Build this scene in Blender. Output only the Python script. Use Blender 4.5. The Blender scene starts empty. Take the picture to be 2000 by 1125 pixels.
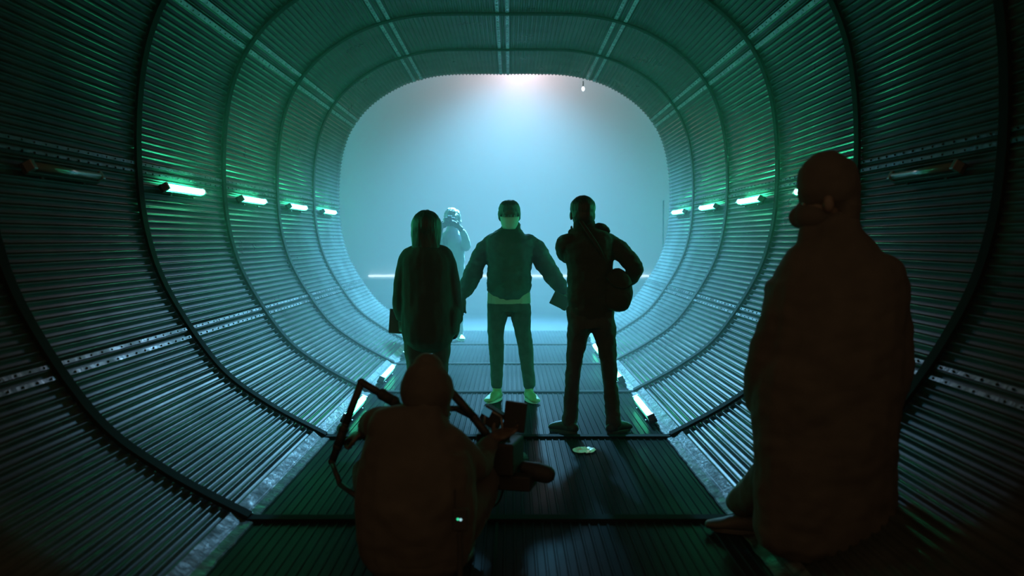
import bpy, bmesh, math, random
from mathutils import Vector, Matrix, noise
random.seed(4)
PI = math.pi
C = bpy.context.scene.collection
SC = bpy.context.scene

# ------------------------------------------------------------------ camera
F = 1820.0                       # focal length in pixels of the 2000 px wide frame
CAM_H = 1.42
VPX, VPY = 996.0, 468.0          # where the tunnel axis vanishes
cam_data = bpy.data.cameras.new('camera')
cam_data.sensor_width = 36.0
cam_data.lens = F * 36.0 / 2000.0
cam_data.clip_start = 0.05
cam_data.clip_end = 200
cam_data.dof.use_dof = True
cam_data.dof.focus_distance = 8.0
cam_data.dof.aperture_fstop = 1.8
cam = bpy.data.objects.new('camera', cam_data)
C.objects.link(cam)
pitch = math.atan((562.5 - VPY) / F)
yaw = math.atan((1000.0 - VPX) / F)
cam.location = (0, 0, CAM_H)
cam.rotation_euler = (PI / 2 - pitch, 0, -yaw)
SC.camera = cam
_rot = cam.rotation_euler.to_matrix()

def at(px, py, Y):
    """point at world depth Y seen at photograph pixel (px, py)"""
    d = _rot @ Vector(((px - 1000.0) / F, (562.5 - py) / F, -1.0))
    k = Y / d.y
    return Vector((d.x * k, Y, CAM_H + d.z * k))

# ------------------------------------------------------------------ world, view, lamps
w = bpy.data.worlds.new('black_lift_ambient')  # warm ambient added to lift the blacks
SC.world = w
w.use_nodes = True
w.node_tree.nodes['Background'].inputs['Color'].default_value = (1.0, 0.58, 0.28, 1)
w.node_tree.nodes['Background'].inputs['Strength'].default_value = 0.8
SC.view_settings.view_transform = 'Standard'
SC.view_settings.look = 'None'
SC.view_settings.gamma = 1
SC.view_settings.exposure = -1.0
SC.view_settings.use_curve_mapping = False
SC.cycles.volume_bounces = 1
SC.cycles.max_bounces = 6
SC.cycles.sample_clamp_indirect = 4.0

CX = -0.085                      # tunnel axis
R0, RS = 6.63, 1.97              # first ring in full view, ring spacing
END = R0 + 4 * RS                # far mouth of the tunnel
START = 3.0

def lamp(name, kind, loc, energy, col, size=0.5, aim=None, size_y=None, spot=None):
    l = bpy.data.lights.new(name, kind)
    l.energy = energy
    l.color = col
    if kind == 'AREA':
        l.size = size
        if size_y:
            l.shape = 'RECTANGLE'; l.size_y = size_y
    else:
        l.shadow_soft_size = size
    if spot:
        l.spot_size = spot; l.spot_blend = 1.0
    o = bpy.data.objects.new(name, l)
    C.objects.link(o)
    o.location = loc
    if aim is not None:
        o.rotation_euler = (Vector(aim) - Vector(loc)).to_track_quat('-Z', 'Y').to_euler()
    return o

lamp('back_key', 'SPOT', (0.05, 15.35, 4.28), 86000, (0.13, 0.45, 0.70), 0.12, aim=(0, 13.75, 0.0), spot=1.95)
lamp('back_glow', 'POINT', (0.25, 19.5, 5.2), 760, (1.0, 0.70, 0.72), 0.35)
lamp('wall_wash', 'AREA', (0.0, 19.5, 7.4), 1250, (0.46, 0.62, 0.82), 5.0, aim=(0, 30, 3.2))  # unseen lamp added to brighten the back wall and haze
lamp('back_fill_a', 'AREA', (-5.6, 19.0, 4.2), 560, (0.0, 0.70, 0.84), 3.0, aim=(0, 24, 2.0))  # unseen teal fill added to tint the haze at the sides
lamp('back_fill_b', 'AREA', (5.6, 19.0, 4.2), 560, (0.0, 0.70, 0.84), 3.0, aim=(0, 24, 2.0))  # its added twin on the other side

# ------------------------------------------------------------------ materials
def mat(name, col, rough=0.6, metal=0.0, emit=None, estr=0.0, spec=0.5, var=0.0, scale=8.0, rvar=0.0, bump=0.0, bscale=40.0, stretch=None):
    m = bpy.data.materials.new(name)
    m.use_nodes = True
    nt = m.node_tree
    b = nt.nodes['Principled BSDF']
    b.inputs['Base Color'].default_value = (*col, 1)
    b.inputs['Roughness'].default_value = rough
    b.inputs['Metallic'].default_value = metal
    b.inputs['Specular IOR Level'].default_value = spec
    if emit:
        b.inputs['Emission Color'].default_value = (*emit, 1)
        b.inputs['Emission Strength'].default_value = estr
    if var or rvar or bump:
        tc = nt.nodes.new('ShaderNodeTexCoord')
        mp = nt.nodes.new('ShaderNodeMapping')
        nt.links.new(tc.outputs['Object'], mp.inputs['Vector'])
        if stretch: mp.inputs['Scale'].default_value = stretch
        def nz(s, d=5):
            n = nt.nodes.new('ShaderNodeTexNoise')
            n.inputs['Scale'].default_value = s
            n.inputs['Detail'].default_value = d
            nt.links.new(mp.outputs['Vector'], n.inputs['Vector'])
            return n
        if var:
            n = nz(scale); r = nt.nodes.new('ShaderNodeMapRange')
            r.inputs[1].default_value = 0.3; r.inputs[2].default_value = 0.7
            r.inputs[3].default_value = 1 - var; r.inputs[4].default_value = 1 + var
            mx = nt.nodes.new('ShaderNodeVectorMath'); mx.operation = 'SCALE'
            mx.inputs[0].default_value = col
            nt.links.new(n.outputs['Fac'], r.inputs[0]); nt.links.new(r.outputs[0], mx.inputs['Scale'])
            nt.links.new(mx.outputs[0], b.inputs['Base Color'])
        if rvar:
            n = nz(scale * 0.7); r = nt.nodes.new('ShaderNodeMapRange')
            r.inputs[1].default_value = 0.3; r.inputs[2].default_value = 0.7
            r.inputs[3].default_value = max(0.05, rough - rvar); r.inputs[4].default_value = min(1, rough + rvar)
            nt.links.new(n.outputs['Fac'], r.inputs[0]); nt.links.new(r.outputs[0], b.inputs['Roughness'])
        if bump:
            n = nz(bscale, 3); bp = nt.nodes.new('ShaderNodeBump')
            bp.inputs['Strength'].default_value = bump; bp.inputs['Distance'].default_value = 0.01
            nt.links.new(n.outputs['Fac'], bp.inputs['Height']); nt.links.new(bp.outputs[0], b.inputs['Normal'])
    return m

M = {}
M['steel'] = mat('corrugated_steel', (0.020, 0.024, 0.024), 0.32, 0.0, spec=0.012, var=0.35, scale=3.0, rvar=0.05)
M['strip'] = mat('galvanised_sheen_strip', (0.085, 0.095, 0.10), 0.35, 0.0, spec=0.12, var=0.5, scale=9.0, rvar=0.15, bump=0.3, bscale=18.0)  # upper seams: sheen from the bright mouth put into a paler colour
M['strip_low'] = mat('strip_no_sheen', (0.012, 0.014, 0.015), 0.35, 0.0, spec=0.08, var=0.6, scale=7.0, rvar=0.15, bump=0.3, bscale=18.0)  # lower copy of the strip, darkened to leave out that sheen
M['edge'] = mat('worn_angle_strip', (0.030, 0.032, 0.034), 0.5, 0.0, spec=0.05, var=0.7, scale=14.0, rvar=0.2, bump=0.6, bscale=30.0)
M['rubber'] = mat('black_rubber_seal', (0.006, 0.006, 0.006), 0.9, spec=0.03)
M['deck'] = mat('deck_plate', (0.010, 0.0115, 0.0125), 0.34, 0.0, spec=0.002, var=0.2, scale=1.2, rvar=0.05, bump=0.05, bscale=30)
M['studio_floor'] = mat('studio_floor', (0.015, 0.016, 0.018), 0.8, spec=0.05, var=0.1, scale=1.5)
M['studio_wall'] = mat('studio_wall', (0.55, 0.58, 0.60), 0.9, var=0.08, scale=0.4)
M['tube'] = mat('lit_tube', (0.8, 0.9, 0.85), 0.4, emit=(0.05, 1.0, 0.44), estr=300.0)
M['floor_tube'] = mat('lit_floor_tube', (0.8, 0.9, 0.85), 0.4, emit=(0.07, 1.0, 0.50), estr=60.0)
M['tube_off'] = mat('unlit_tube', (0.06, 0.07, 0.07), 0.2)
M['housing'] = mat('lamp_housing', (0.015, 0.015, 0.015), 0.6, spec=0.1)
M['cap'] = mat('lamp_end_cap', (0.06, 0.065, 0.07), 0.3, 0.0, spec=0.5)
M['batten'] = mat('white_batten', (0.8, 0.8, 0.8), 0.5, emit=(0.75, 0.9, 1.0), estr=10.0)
M['black_cloth'] = mat('black_cloth', (0.022, 0.020, 0.018), 0.95, var=0.2, bump=0.2, bscale=90)
M['charcoal_cloth'] = mat('charcoal_cloth', (0.035, 0.035, 0.035), 0.95, var=0.2, bump=0.2, bscale=90)
M['navy_cloth'] = mat('dark_jacket_cloth', (0.034, 0.05, 0.055), 0.85, var=0.2, bump=0.2, bscale=60)
M['denim'] = mat('denim', (0.045, 0.056, 0.06), 0.95, var=0.25, scale=20, bump=0.2, bscale=120)
M['shirt'] = mat('pale_shirt', (0.30, 0.34, 0.27), 0.9, var=0.08, bump=0.1)
M['mask'] = mat('face_mask_paper', (0.33, 0.40, 0.36), 0.85, bump=0.1)
M['skin'] = mat('skin', (0.036, 0.024, 0.018), 0.6, var=0.06)
M['hair'] = mat('dark_hair', (0.012, 0.010, 0.009), 0.6, bump=0.6, bscale=120, stretch=(1, 1, 0.1))
M['hazed_hair'] = mat('haze_paled_hair', (0.15, 0.14, 0.13), 0.6, bump=0.5, bscale=80)  # photographer's hair, paled to stand in for haze
M['hazed_cloth'] = mat('haze_paled_cloth', (0.16, 0.17, 0.19), 0.95, var=0.1, bump=0.2)  # photographer's clothes, haze put into a paler colour
M['shoe'] = mat('light_trainer', (0.22, 0.28, 0.14), 0.7, var=0.15)
M['sole'] = mat('shoe_sole', (0.55, 0.55, 0.52), 0.8)
M['dark_shoe'] = mat('dark_boot', (0.02, 0.018, 0.016), 0.7)
M['plastic'] = mat('black_plastic', (0.014, 0.014, 0.014), 0.65, spec=0.15)
M['metal_dark'] = mat('dark_metal', (0.016, 0.016, 0.017), 0.55, 0.0, spec=0.2)
M['screen'] = mat('lit_screen', (0.02, 0.03, 0.04), 0.2, emit=(0.10, 0.45, 0.65), estr=0.5)
M['glass'] = mat('lens_glass', (0.02, 0.02, 0.03), 0.05)
M['glint'] = mat('white_glint', (0.9, 0.92, 0.95), 0.35)  # white stand-in for light reflecting off the deck
M['card'] = mat('dark_folder_card', (0.03, 0.035, 0.035), 0.6)
M['led_g'] = mat('green_led', (0, 0.2, 0.1), 0.4, emit=(0.05, 1.0, 0.45), estr=3)
M['led_b'] = mat('pale_led', (0, 0.2, 0.2), 0.4, emit=(0.5, 0.9, 1.0), estr=2)
M['eye'] = mat('eye', (0.08, 0.07, 0.06), 0.3)

def volume_mat(name, dens, col=(1, 1, 1), g=0.0):
    m = bpy.data.materials.new(name)
    m.use_nodes = True
    nt = m.node_tree
    nt.nodes.remove(nt.nodes['Principled BSDF'])
    v = nt.nodes.new('ShaderNodeVolumeScatter')
    v.inputs['Color'].default_value = (*col, 1)
    v.inputs['Density'].default_value = dens
    v.inputs['Anisotropy'].default_value = g
    nt.links.new(v.outputs[0], nt.nodes['Material Output'].inputs['Volume'])
    return m

# ------------------------------------------------------------------ mesh helpers
def link(name, bm, m, parent=None, smooth=False, bevel=0.0):
    me = bpy.data.meshes.new(name)
    bmesh.ops.recalc_face_normals(bm, faces=bm.faces)
    if smooth:
        for f in bm.faces: f.smooth = True
    bm.to_mesh(me); bm.free()
    for mm in (m if isinstance(m, (list, tuple)) else [m]): me.materials.append(mm)
    o = bpy.data.objects.new(name, me)
    C.objects.link(o)
    if parent: o.parent = parent
    if bevel:
        b = o.modifiers.new('bevel', 'BEVEL'); b.width = bevel; b.segments = 2; b.limit_method = 'ANGLE'
    return o

def tag(o, label=None, cat=None, group=None, kind=None):
    if label: o['label'] = label
    if cat: o['category'] = cat
    if group: o['group'] = group
    if kind: o['kind'] = kind
    return o

def thing(name, label, cat, loc=(0, 0, 0), group=None, rot=(0, 0, 0)):
    o = bpy.data.objects.new(name, None)
    C.objects.link(o)
    o.location = loc; o.rotation_euler = rot
    o.empty_display_size = 0.1
    return tag(o, label, cat, group)

def box(bm, c, s, R=None):
    vs = []
    for dx in (-1, 1):
        for dy in (-1, 1):
            for dz in (-1, 1):
                v = Vector((dx * s[0] / 2, dy * s[1] / 2, dz * s[2] / 2))
                if R: v = R @ v
                vs.append(bm.verts.new(Vector(c) + v))
    for f in ((0, 1, 3, 2), (4, 6, 7, 5), (0, 4, 5, 1), (2, 3, 7, 6), (0, 2, 6, 4), (1, 5, 7, 3)):
        bm.faces.new([vs[i] for i in f])

def ellipsoid(bm, c, r, R=None, u=20, v=12):
    c = Vector(c)
    rings = []
    def pt(x, y, z):
        p = Vector((x * r[0], y * r[1], z * r[2]))
        return bm.verts.new(c + (R @ p if R else p))
    top = pt(0, 0, 1); bot = pt(0, 0, -1)
    for j in range(1, v):
        t = PI * j / v
        rings.append([pt(math.sin(t) * math.cos(2 * PI * i / u), math.sin(t) * math.sin(2 * PI * i / u), math.cos(t)) for i in range(u)])
    for i in range(u):
        bm.faces.new((top, rings[0][i], rings[0][(i + 1) % u]))
        bm.faces.new((bot, rings[-1][(i + 1) % u], rings[-1][i]))
    for a, b in zip(rings, rings[1:]):
        for i in range(u):
            bm.faces.new((a[i], b[i], b[(i + 1) % u], a[(i + 1) % u]))

def catmull(pts, n):
    """pts: tuples of floats; n samples per span"""
    P = [pts[0]] + list(pts) + [pts[-1]]
    out = []
    for i in range(1, len(P) - 2):
        for k in range(n):
            t = k / n
            out.append(tuple(0.5 * (2 * b + (c - a) * t + (2 * a - 5 * b + 4 * c - d) * t * t + (3 * b - a - 3 * c + d) * t ** 3)
                             for a, b, c, d in zip(P[i - 1], P[i], P[i + 1], P[i + 2])))
    out.append(tuple(pts[-1]))
    return out

def chain(bm, pts, n=5, u=20, round_ends=True, ref=(0, 1, 0), sq=2.0):
    """a swelling, tapering limb: pts = [(point, half-width, half-depth)], oval sections, closed ends"""
    ref = Vector(ref)
    raw = [(*p, a, b) for p, a, b in pts]
    q = catmull(raw, n) if n > 1 else raw
    cs = [Vector(x[:3]) for x in q]
    ra = [max(0.002, x[3]) for x in q]; rb = [max(0.002, x[4]) for x in q]
    secs = []
    N = len(cs)
    tan = []
    for i in range(N):
        t = cs[min(i + 1, N - 1)] - cs[max(i - 1, 0)]
        tan.append(t.normalized() if t.length > 1e-9 else Vector((0, 0, 1)))
    if round_ends:
        e = 4
        pre = []; post = []
        for k in range(1, e):
            a = PI / 2 * k / e
            m0 = min(ra[0], rb[0]); m1 = min(ra[-1], rb[-1])
            pre.append((cs[0] - tan[0] * m0 * math.sin(a), ra[0] * math.cos(a), rb[0] * math.cos(a), tan[0]))
            post.append((cs[-1] + tan[-1] * m1 * math.sin(a), ra[-1] * math.cos(a), rb[-1] * math.cos(a), tan[-1]))
        secs = pre[::-1] + list(zip(cs, ra, rb, tan)) + post
    else:
        secs = list(zip(cs, ra, rb, tan))
    rings = []
    for c, a, b, t in secs:
        s = ref.cross(t)
        if s.length < 1e-3: s = Vector((1, 0, 0))
        s.normalize(); o = t.cross(s).normalized()
        ring = []
        for i in range(u):
            th = 2 * PI * i / u
            x, y = math.cos(th), math.sin(th)
            if sq != 2.0:
                k = (abs(x) ** sq + abs(y) ** sq) ** (-1 / sq); x *= k; y *= k
            ring.append(bm.verts.new(c + s * a * x + o * b * y))
        rings.append(ring)
    for r0, r1 in zip(rings, rings[1:]):
        for i in range(u):
            bm.faces.new((r0[i], r0[(i + 1) % u], r1[(i + 1) % u], r1[i]))
    bm.faces.new(rings[0][::-1]); bm.faces.new(rings[-1])

def rod(bm, a, b, r, u=12):
    chain(bm, [(a, r, r), (b, r, r)], n=1, u=u, round_ends=False, ref=(0.13, 0.9, 0.2))

def fuse(name, bm, m, parent, voxel=0.008, wrinkle=0.0, wscale=9.0, smooth=3, stretch=(1, 1, 1)):
    """melts overlapping closed shapes into one continuous skin"""
    bmesh.ops.recalc_face_normals(bm, faces=bm.faces)
    me = bpy.data.meshes.new(name + '_raw'); bm.to_mesh(me); bm.free()
    t = bpy.data.objects.new(name + '_raw', me); C.objects.link(t)
    r = t.modifiers.new('r', 'REMESH'); r.mode = 'VOXEL'; r.voxel_size = voxel; r.use_smooth_shade = True
    s = t.modifiers.new('s', 'SMOOTH'); s.iterations = smooth; s.factor = 0.5
    dg = bpy.context.evaluated_depsgraph_get()
    dg.update()
    out = bpy.data.meshes.new_from_object(t.evaluated_get(dg))
    bpy.data.objects.remove(t); bpy.data.meshes.remove(me)
    if wrinkle:
        nrm = [v.normal.copy() for v in out.vertices]
        for v, nn in zip(out.vertices, nrm):
            p = Vector((v.co.x * stretch[0], v.co.y * stretch[1], v.co.z * stretch[2])) * wscale
            h = noise.noise(p) + 0.5 * noise.noise(p * 2.3)
            v.co += nn * wrinkle * h
    out.materials.clear(); out.materials.append(m)
    for f in out.polygons: f.use_smooth = True
    out.name = name
    o = bpy.data.objects.new(name, out); C.objects.link(o)
    if parent:
        o.parent = parent
        o.matrix_parent_inverse = Matrix.Identity(4)
        o.location = -Vector(parent.location)      # meshes are laid out in world coordinates
    return o

# ------------------------------------------------------------------ tunnel
HALF = [(1.235, 0.0), (1.67, 0.24), (2.02, 0.52), (2.36, 1.04), (2.51, 1.47), (2.56, 1.95), (2.54, 2.45), (2.46, 2.86),
        (2.30, 3.20), (2.03, 3.50), (1.66, 3.74), (1.30, 3.875), (0.92, 3.945), (0.5, 3.96), (0.0, 3.96)]
half = catmull(HALF, 40)
full = [(-x, z) for x, z in half] + [(x, z) for x, z in half[::-1][1:]]
# resample by arc length
def resample(pts, step):
    out = [pts[0]]; acc = 0
    for (x0, z0), (x1, z1) in zip(pts, pts[1:]):
        L = math.hypot(x1 - x0, z1 - z0)
        while acc + L >= step * len(out):
            t = (step * len(out) - acc) / L
            out.append((x0 + (x1 - x0) * t, z0 + (z1 - z0) * t))
        acc += L
    return out
STEP = 0.0053
PROF = resample(full, STEP)
NP = len(PROF)
def pn(i):
    a = PROF[max(i - 5, 0)]; b = PROF[min(i + 5, NP - 1)]
    tx, tz = b[0] - a[0], b[1] - a[1]
    L = math.hypot(tx, tz)
    return (tz / L, -tx / L)           # points to the inside of the tunnel
MID = NP // 2
if pn(MID)[1] > 0:
    _pn = pn
    pn = lambda i: tuple(-q for q in _pn(i))
PITCH = 0.053
AMP = 0.0085
def shell_part(name, i0, i1, flip=False):
    bm = bmesh.new()
    ys = [START]
    y = START
    while y < END - 0.01:
        y = min(END, y + RS / 4); ys.append(y)
    rows = []
    for y in ys:
        row = []
        for i in range(i0, i1 + 1):
            x, z = PROF[i]; nx, nz = pn(i)
            h = AMP * (2 * (0.5 + 0.5 * math.cos(2 * PI * (i - MID) * STEP / PITCH)) ** 4.0 - 1)
            row.append(bm.verts.new((CX + x + nx * h, y, z + nz * h)))
        rows.append(row)
    for r0, r1 in zip(rows, rows[1:]):
        for i in range(len(r0) - 1):
            bm.faces.new((r0[i], r0[i + 1], r1[i + 1], r1[i]))
    o = link(name, bm, M['steel'], smooth=True)
    s = o.modifiers.new('thick', 'SOLIDIFY'); s.thickness = 0.004; s.offset = 0
    tag(o, kind='structure')
    return o
i_left = min(range(MID), key=lambda i: abs(PROF[i][1] - 3.2))
i_right = NP - 1 - i_left
shell_part('wall_left', 0, i_left)
shell_part('ceiling', i_left, i_right)
shell_part('wall_right', i_right, NP - 1)

def band(name, y0, y1, i0, i1, off0, off1, m, step=4):
    """flat strip laid along the shell between two profile stations, with real thickness"""
    bm = bmesh.new()
    idx = list(range(i0, i1, step)) + [i1]
    def ring(y, off):
        return [bm.verts.new((CX + PROF[i][0] + pn(i)[0] * off, y, PROF[i][1] + pn(i)[1] * off)) for i in idx]
    a, b, c, d = ring(y0, off0), ring(y0, off1), ring(y1, off1), ring(y1, off0)
    for p, q in ((a, b), (b, c), (c, d), (d, a)):
        for k in range(len(idx) - 1):
            bm.faces.new((p[k], p[k + 1], q[k + 1], q[k]))
    bm.faces.new((a[0], b[0], c[0], d[0])); bm.faces.new((a[-1], d[-1], c[-1], b[-1]))
    return link(name, bm, m, smooth=False)

FX0, FX1 = CX - 1.235, CX + 1.235
tn = [0]
def tname():
    tn[0] += 1
    return 'trim_%d' % tn[0]
rings_y = [R0 + k * RS for k in range(-2, 4)]
for y in rings_y:
    # black seal round the shell, and the same seal across the deck
    tag(band(tname(), y - 0.045, y + 0.045, 2, NP - 3, 0.009, 0.028, M['rubber']), kind='structure')
    bm = bmesh.new(); box(bm, ((FX0 + FX1) / 2, y, 0.006), (FX1 - FX0, 0.085, 0.022))
    tag(link(tname(), bm, M['rubber'], bevel=0.004), kind='structure')
# thin pale lip on the camera side of every seal
for y in rings_y[1:]:
    tag(band(tname(), y + 0.046, y + 0.058, 2, NP - 3, 0.009, 0.020, M['strip']), kind='structure')

def station(x, z):
    return min(range(NP), key=lambda i: (PROF[i][0] - x) ** 2 + (PROF[i][1] - z) ** 2)
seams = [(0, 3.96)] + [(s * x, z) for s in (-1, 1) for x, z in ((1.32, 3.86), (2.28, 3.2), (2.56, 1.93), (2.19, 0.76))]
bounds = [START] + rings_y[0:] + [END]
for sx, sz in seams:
    ic = station(sx, sz)
    hw = 14 if sz > 2.5 else (7 if sz > 1.5 else 8)
    for y0, y1 in zip(bounds, bounds[1:]):
        if y1 - y0 < 0.3: continue
        bm = bmesh.new()
        a0, a1 = y0 + 0.07, y1 - 0.05
        # two flanges with a shallow gutter between, and rows of bolts
        for j0, j1, of in ((-hw, -hw // 2, 0.014), (hw // 2, hw, 0.016)):
            idx = [ic + j0, ic + (j0 + j1) // 2, ic + j1]
            def rr(y, off): return [bm.verts.new((CX + PROF[i][0] + pn(i)[0] * off, y, PROF[i][1] + pn(i)[1] * off)) for i in idx]
            a, b, c, d = rr(a0, 0.006), rr(a0, of), rr(a1, of), rr(a1, 0.008)
            for p, q in ((a, b), (b, c), (c, d), (d, a)):
                for k in range(2): bm.faces.new((p[k], p[k + 1], q[k + 1], q[k]))
            bm.faces.new((a[0], b[0], c[0], d[0])); bm.faces.new((a[-1], d[-1], c[-1], b[-1]))
        nb = 14
        for j in (-hw * 3 // 4, hw * 3 // 4):
            i = ic + j
            for k in range(nb):
                y = a0 + (k + 0.5) * (a1 - a0) / nb
                nx, nz = pn(i)
                ellipsoid(bm, (CX + PROF[i][0] + nx * 0.015, y, PROF[i][1] + nz * 0.015), (0.007, 0.007, 0.007), u=8, v=4)
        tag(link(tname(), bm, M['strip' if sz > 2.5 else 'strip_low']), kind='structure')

# deck: long plates with raised ribs running along the tunnel, one mesh for the floor
bm = bmesh.new()
xs = []
x = FX0
rib = 0.046
n = int((FX1 - FX0) / rib)
rib = (FX1 - FX0) / n
prof = []
for k in range(n):
    x0 = FX0 + k * rib
    prof += [(x0, -0.003), (x0 + rib * 0.62, -0.003), (x0 + rib * 0.70, 0.002), (x0 + rib * 0.88, 0.002), (x0 + rib * 0.96, -0.003)]
prof.append((FX1, -0.003))
for y0, y1 in zip([START] + rings_y, rings_y + [END]):
    a = [bm.verts.new((x, y0, z)) for x, z in prof]
    b = [bm.verts.new((x, y1, z)) for x, z in prof]
    for k in range(len(prof) - 1): bm.faces.new((a[k], a[k + 1], b[k + 1], b[k]))
box(bm, ((FX0 + FX1) / 2, (START + END) / 2, -0.05), (FX1 - FX0, END - START, 0.08))
tag(link('floor', bm, M['deck']), kind='structure')
# centre joint of the deck
for xj in (CX + 0.02,):
    bm = bmesh.new(); box(bm, (xj, (START + END) / 2, 0.0035), (0.014, END - START, 0.004))
    tag(link(tname(), bm, M['rubber']), kind='structure')
# worn angle strips where deck meets wall
for s in (-1, 1):
    for y0, y1 in zip(bounds, bounds[1:]):
        bm = bmesh.new()
        a0, a1 = y0 + 0.06, y1 - 0.06
        N = 40
        xin = CX + s * 1.235
        rows = []
        for k in range(N + 1):
            y = a0 + (a1 - a0) * k / N
            j = 0.008 * noise.noise(Vector((y * 9, s * 3, 0))) + 0.005 * noise.noise(Vector((y * 31, s, 2)))
            rows.append([bm.verts.new(p) for p in ((xin - s * (0.035 + j), y, 0.004), (xin - s * (0.03 + j), y, 0.010), (xin + s * 0.02, y, 0.018), (xin + s * 0.075, y, 0.060), (xin + s * 0.08, y, 0.03), (xin, y, 0.002))])
        for r0, r1 in zip(rows, rows[1:]):
            for i in range(6): bm.faces.new((r0[i], r0[(i + 1) % 6], r1[(i + 1) % 6], r1[i]))
        bm.faces.new(rows[0]); bm.faces.new(rows[-1][::-1])
        tag(link(tname(), bm, M['edge']), kind='structure')

# ------------------------------------------------------------------ studio beyond the tunnel and behind the camera
bm = bmesh.new(); box(bm, (0, 24.5, -0.11), (26, 20.0, 0.2))
tag(link('ground', bm, M['studio_floor']), kind='structure')
bm = bmesh.new(); box(bm, (0, 34.15, 4.5), (26, 0.3, 9.4))
tag(link('wall_back', bm, M['studio_wall']), kind='structure')
M['light_block'] = mat('black_light_block', (0.02, 0.022, 0.025), 0.95)  # unseen black enclosure added to keep ambient light off the haze
for nm, c, sz in (('block_side_left', (-12.6, 24, 4.5), (0.3, 20.2, 9.4)), ('block_side_right', (12.6, 24, 4.5), (0.3, 20.2, 9.4)), ('block_top', (0, 24, 9.1), (26, 20.2, 0.3))):
    bm = bmesh.new(); box(bm, c, sz); tag(link(nm, bm, M['light_block']), kind='structure')
# unseen black panel added to block ambient light, cut out round the tunnel
bm = bmesh.new()
idx = list(range(0, NP - 1, 30)) + [NP - 1]
inner = [(CX + PROF[i][0] - pn(i)[0] * 0.03, PROF[i][1] - pn(i)[1] * 0.03) for i in idx]
outer = []
for x, z in inner:
    dx, dz = x, z - 1.5
    if z < 0.05: dz = 0.0001; dx = math.copysign(1, x)
    ks = [12.6 / abs(dx) if abs(dx) > 1e-6 else 1e9, (7.5 / dz if dz > 0 else 1.6 / -dz)]
    k = min(ks); outer.append((dx * k, 1.5 + dz * k))
outer[0] = (-12.6, -0.1); outer[-1] = (12.6, -0.1)
inner[0] = (inner[0][0], -0.1); inner[-1] = (inner[-1][0], -0.1)
rws = [[bm.verts.new((x, y, z)) for x, z in q] for q, y in ((inner, 14.3), (outer, 14.3), (outer, 14.4), (inner, 14.4))]
for a, b in zip(rws, rws[1:] + rws[:1]):
    for k in range(len(a) - 1): bm.faces.new((a[k], a[k + 1], b[k + 1], b[k]))
tag(link('block_front', bm, M['light_block']), kind='structure')
bm = bmesh.new(); box(bm, (0, -0.9, -0.11), (9, 6.2, 0.2))
tag(link('ground_near', bm, M['deck']), kind='structure')

def haze(name, x0, x1, y0, y1, z0, z1, m, label):
    bm = bmesh.new(); box(bm, ((x0 + x1) / 2, (y0 + y1) / 2, (z0 + z1) / 2), (x1 - x0, y1 - y0, z1 - z0))
    o = link(name, bm, m)
    return tag(o, label, 'haze', kind='stuff')
def haze_tube(name, y0, y1, m, label):
    bm = bmesh.new()
    idx = list(range(0, NP - 1, 20)) + [NP - 1]
    pts = [(CX + PROF[i][0] + pn(i)[0] * 0.02, PROF[i][1] + pn(i)[1] * 0.02) for i in idx]
    a = [bm.verts.new((x, y0, max(z, 0.02))) for x, z in pts]
    b = [bm.verts.new((x, y1, max(z, 0.02))) for x, z in pts]
    for k in range(len(a)):
        k2 = (k + 1) % len(a); bm.faces.new((a[k], a[k2], b[k2], b[k]))
    bm.faces.new(a); bm.faces.new(b[::-1])
    return tag(link(name, bm, m), label, 'haze', kind='stuff')
haze('haze', -12, 12, 16.6, 33.88, 0.02, 8.5, volume_mat('thick_haze', 0.11, (0.92, 0.97, 1.0), 0.5), 'thick pale blue stage haze beyond the far mouth of the tunnel')
haze_tube('haze', 9.4, END + 0.01, volume_mat('tunnel_haze', 0.012, (0.9, 1, 1), 0.0), 'haze hanging in the far end of the tunnel')
haze_tube('haze', 6.9, 9.39, volume_mat('middle_haze', 0.020, (0.9, 1, 1), 0.3), 'light haze hanging in the middle of the tunnel')
haze_tube('haze', 3.05, 6.89, volume_mat('thin_haze', 0.0025, (0.9, 1, 1), 0.3), 'thin haze in the near half of the tunnel')

# ------------------------------------------------------------------ tube lamps
def tube_lamp(name, c, L, out, lit, label, group, cat='light'):
    """c = centre on the wall, out = direction the lamp faces, axis along the tunnel"""
    t = thing(name, label, cat, c, group)
    out = Vector(out).normalized()
    up = Vector((0, 1, 0)).cross(out).normalized()
    R = Matrix((up, Vector((0, 1, 0)), out)).transposed()
    b = bmesh.new(); box(b, out * 0.0, (0.062, L * 1.03, 0.030), R); link('housing', b, M['housing'], t, bevel=0.004)
    b = bmesh.new(); rod(b, out * 0.035 + Vector((0, -L * 0.47, 0)), out * 0.035 + Vector((0, L * 0.47, 0)), 0.023, 16)
    link('tube', b, M['tube_off'] if not lit else M['floor_tube' if 'floor' in name else 'tube'], t, smooth=True)
    for s in (-1, 1):
        b = bmesh.new(); box(b, out * 0.032 + Vector((0, s * L * 0.495, 0)), (0.056, L * 0.05, 0.05), R); link('end_cap', b, M['cap'], t, bevel=0.004)
        b = bmesh.new(); box(b, out * -0.014 + Vector((0, s * L * 0.3, 0)), (0.085, 0.03, 0.012), R); link('bracket', b, M['metal_dark'], t)
    return t
LZ = 1.80
order = ['first', 'second', 'third', 'fourth']
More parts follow.
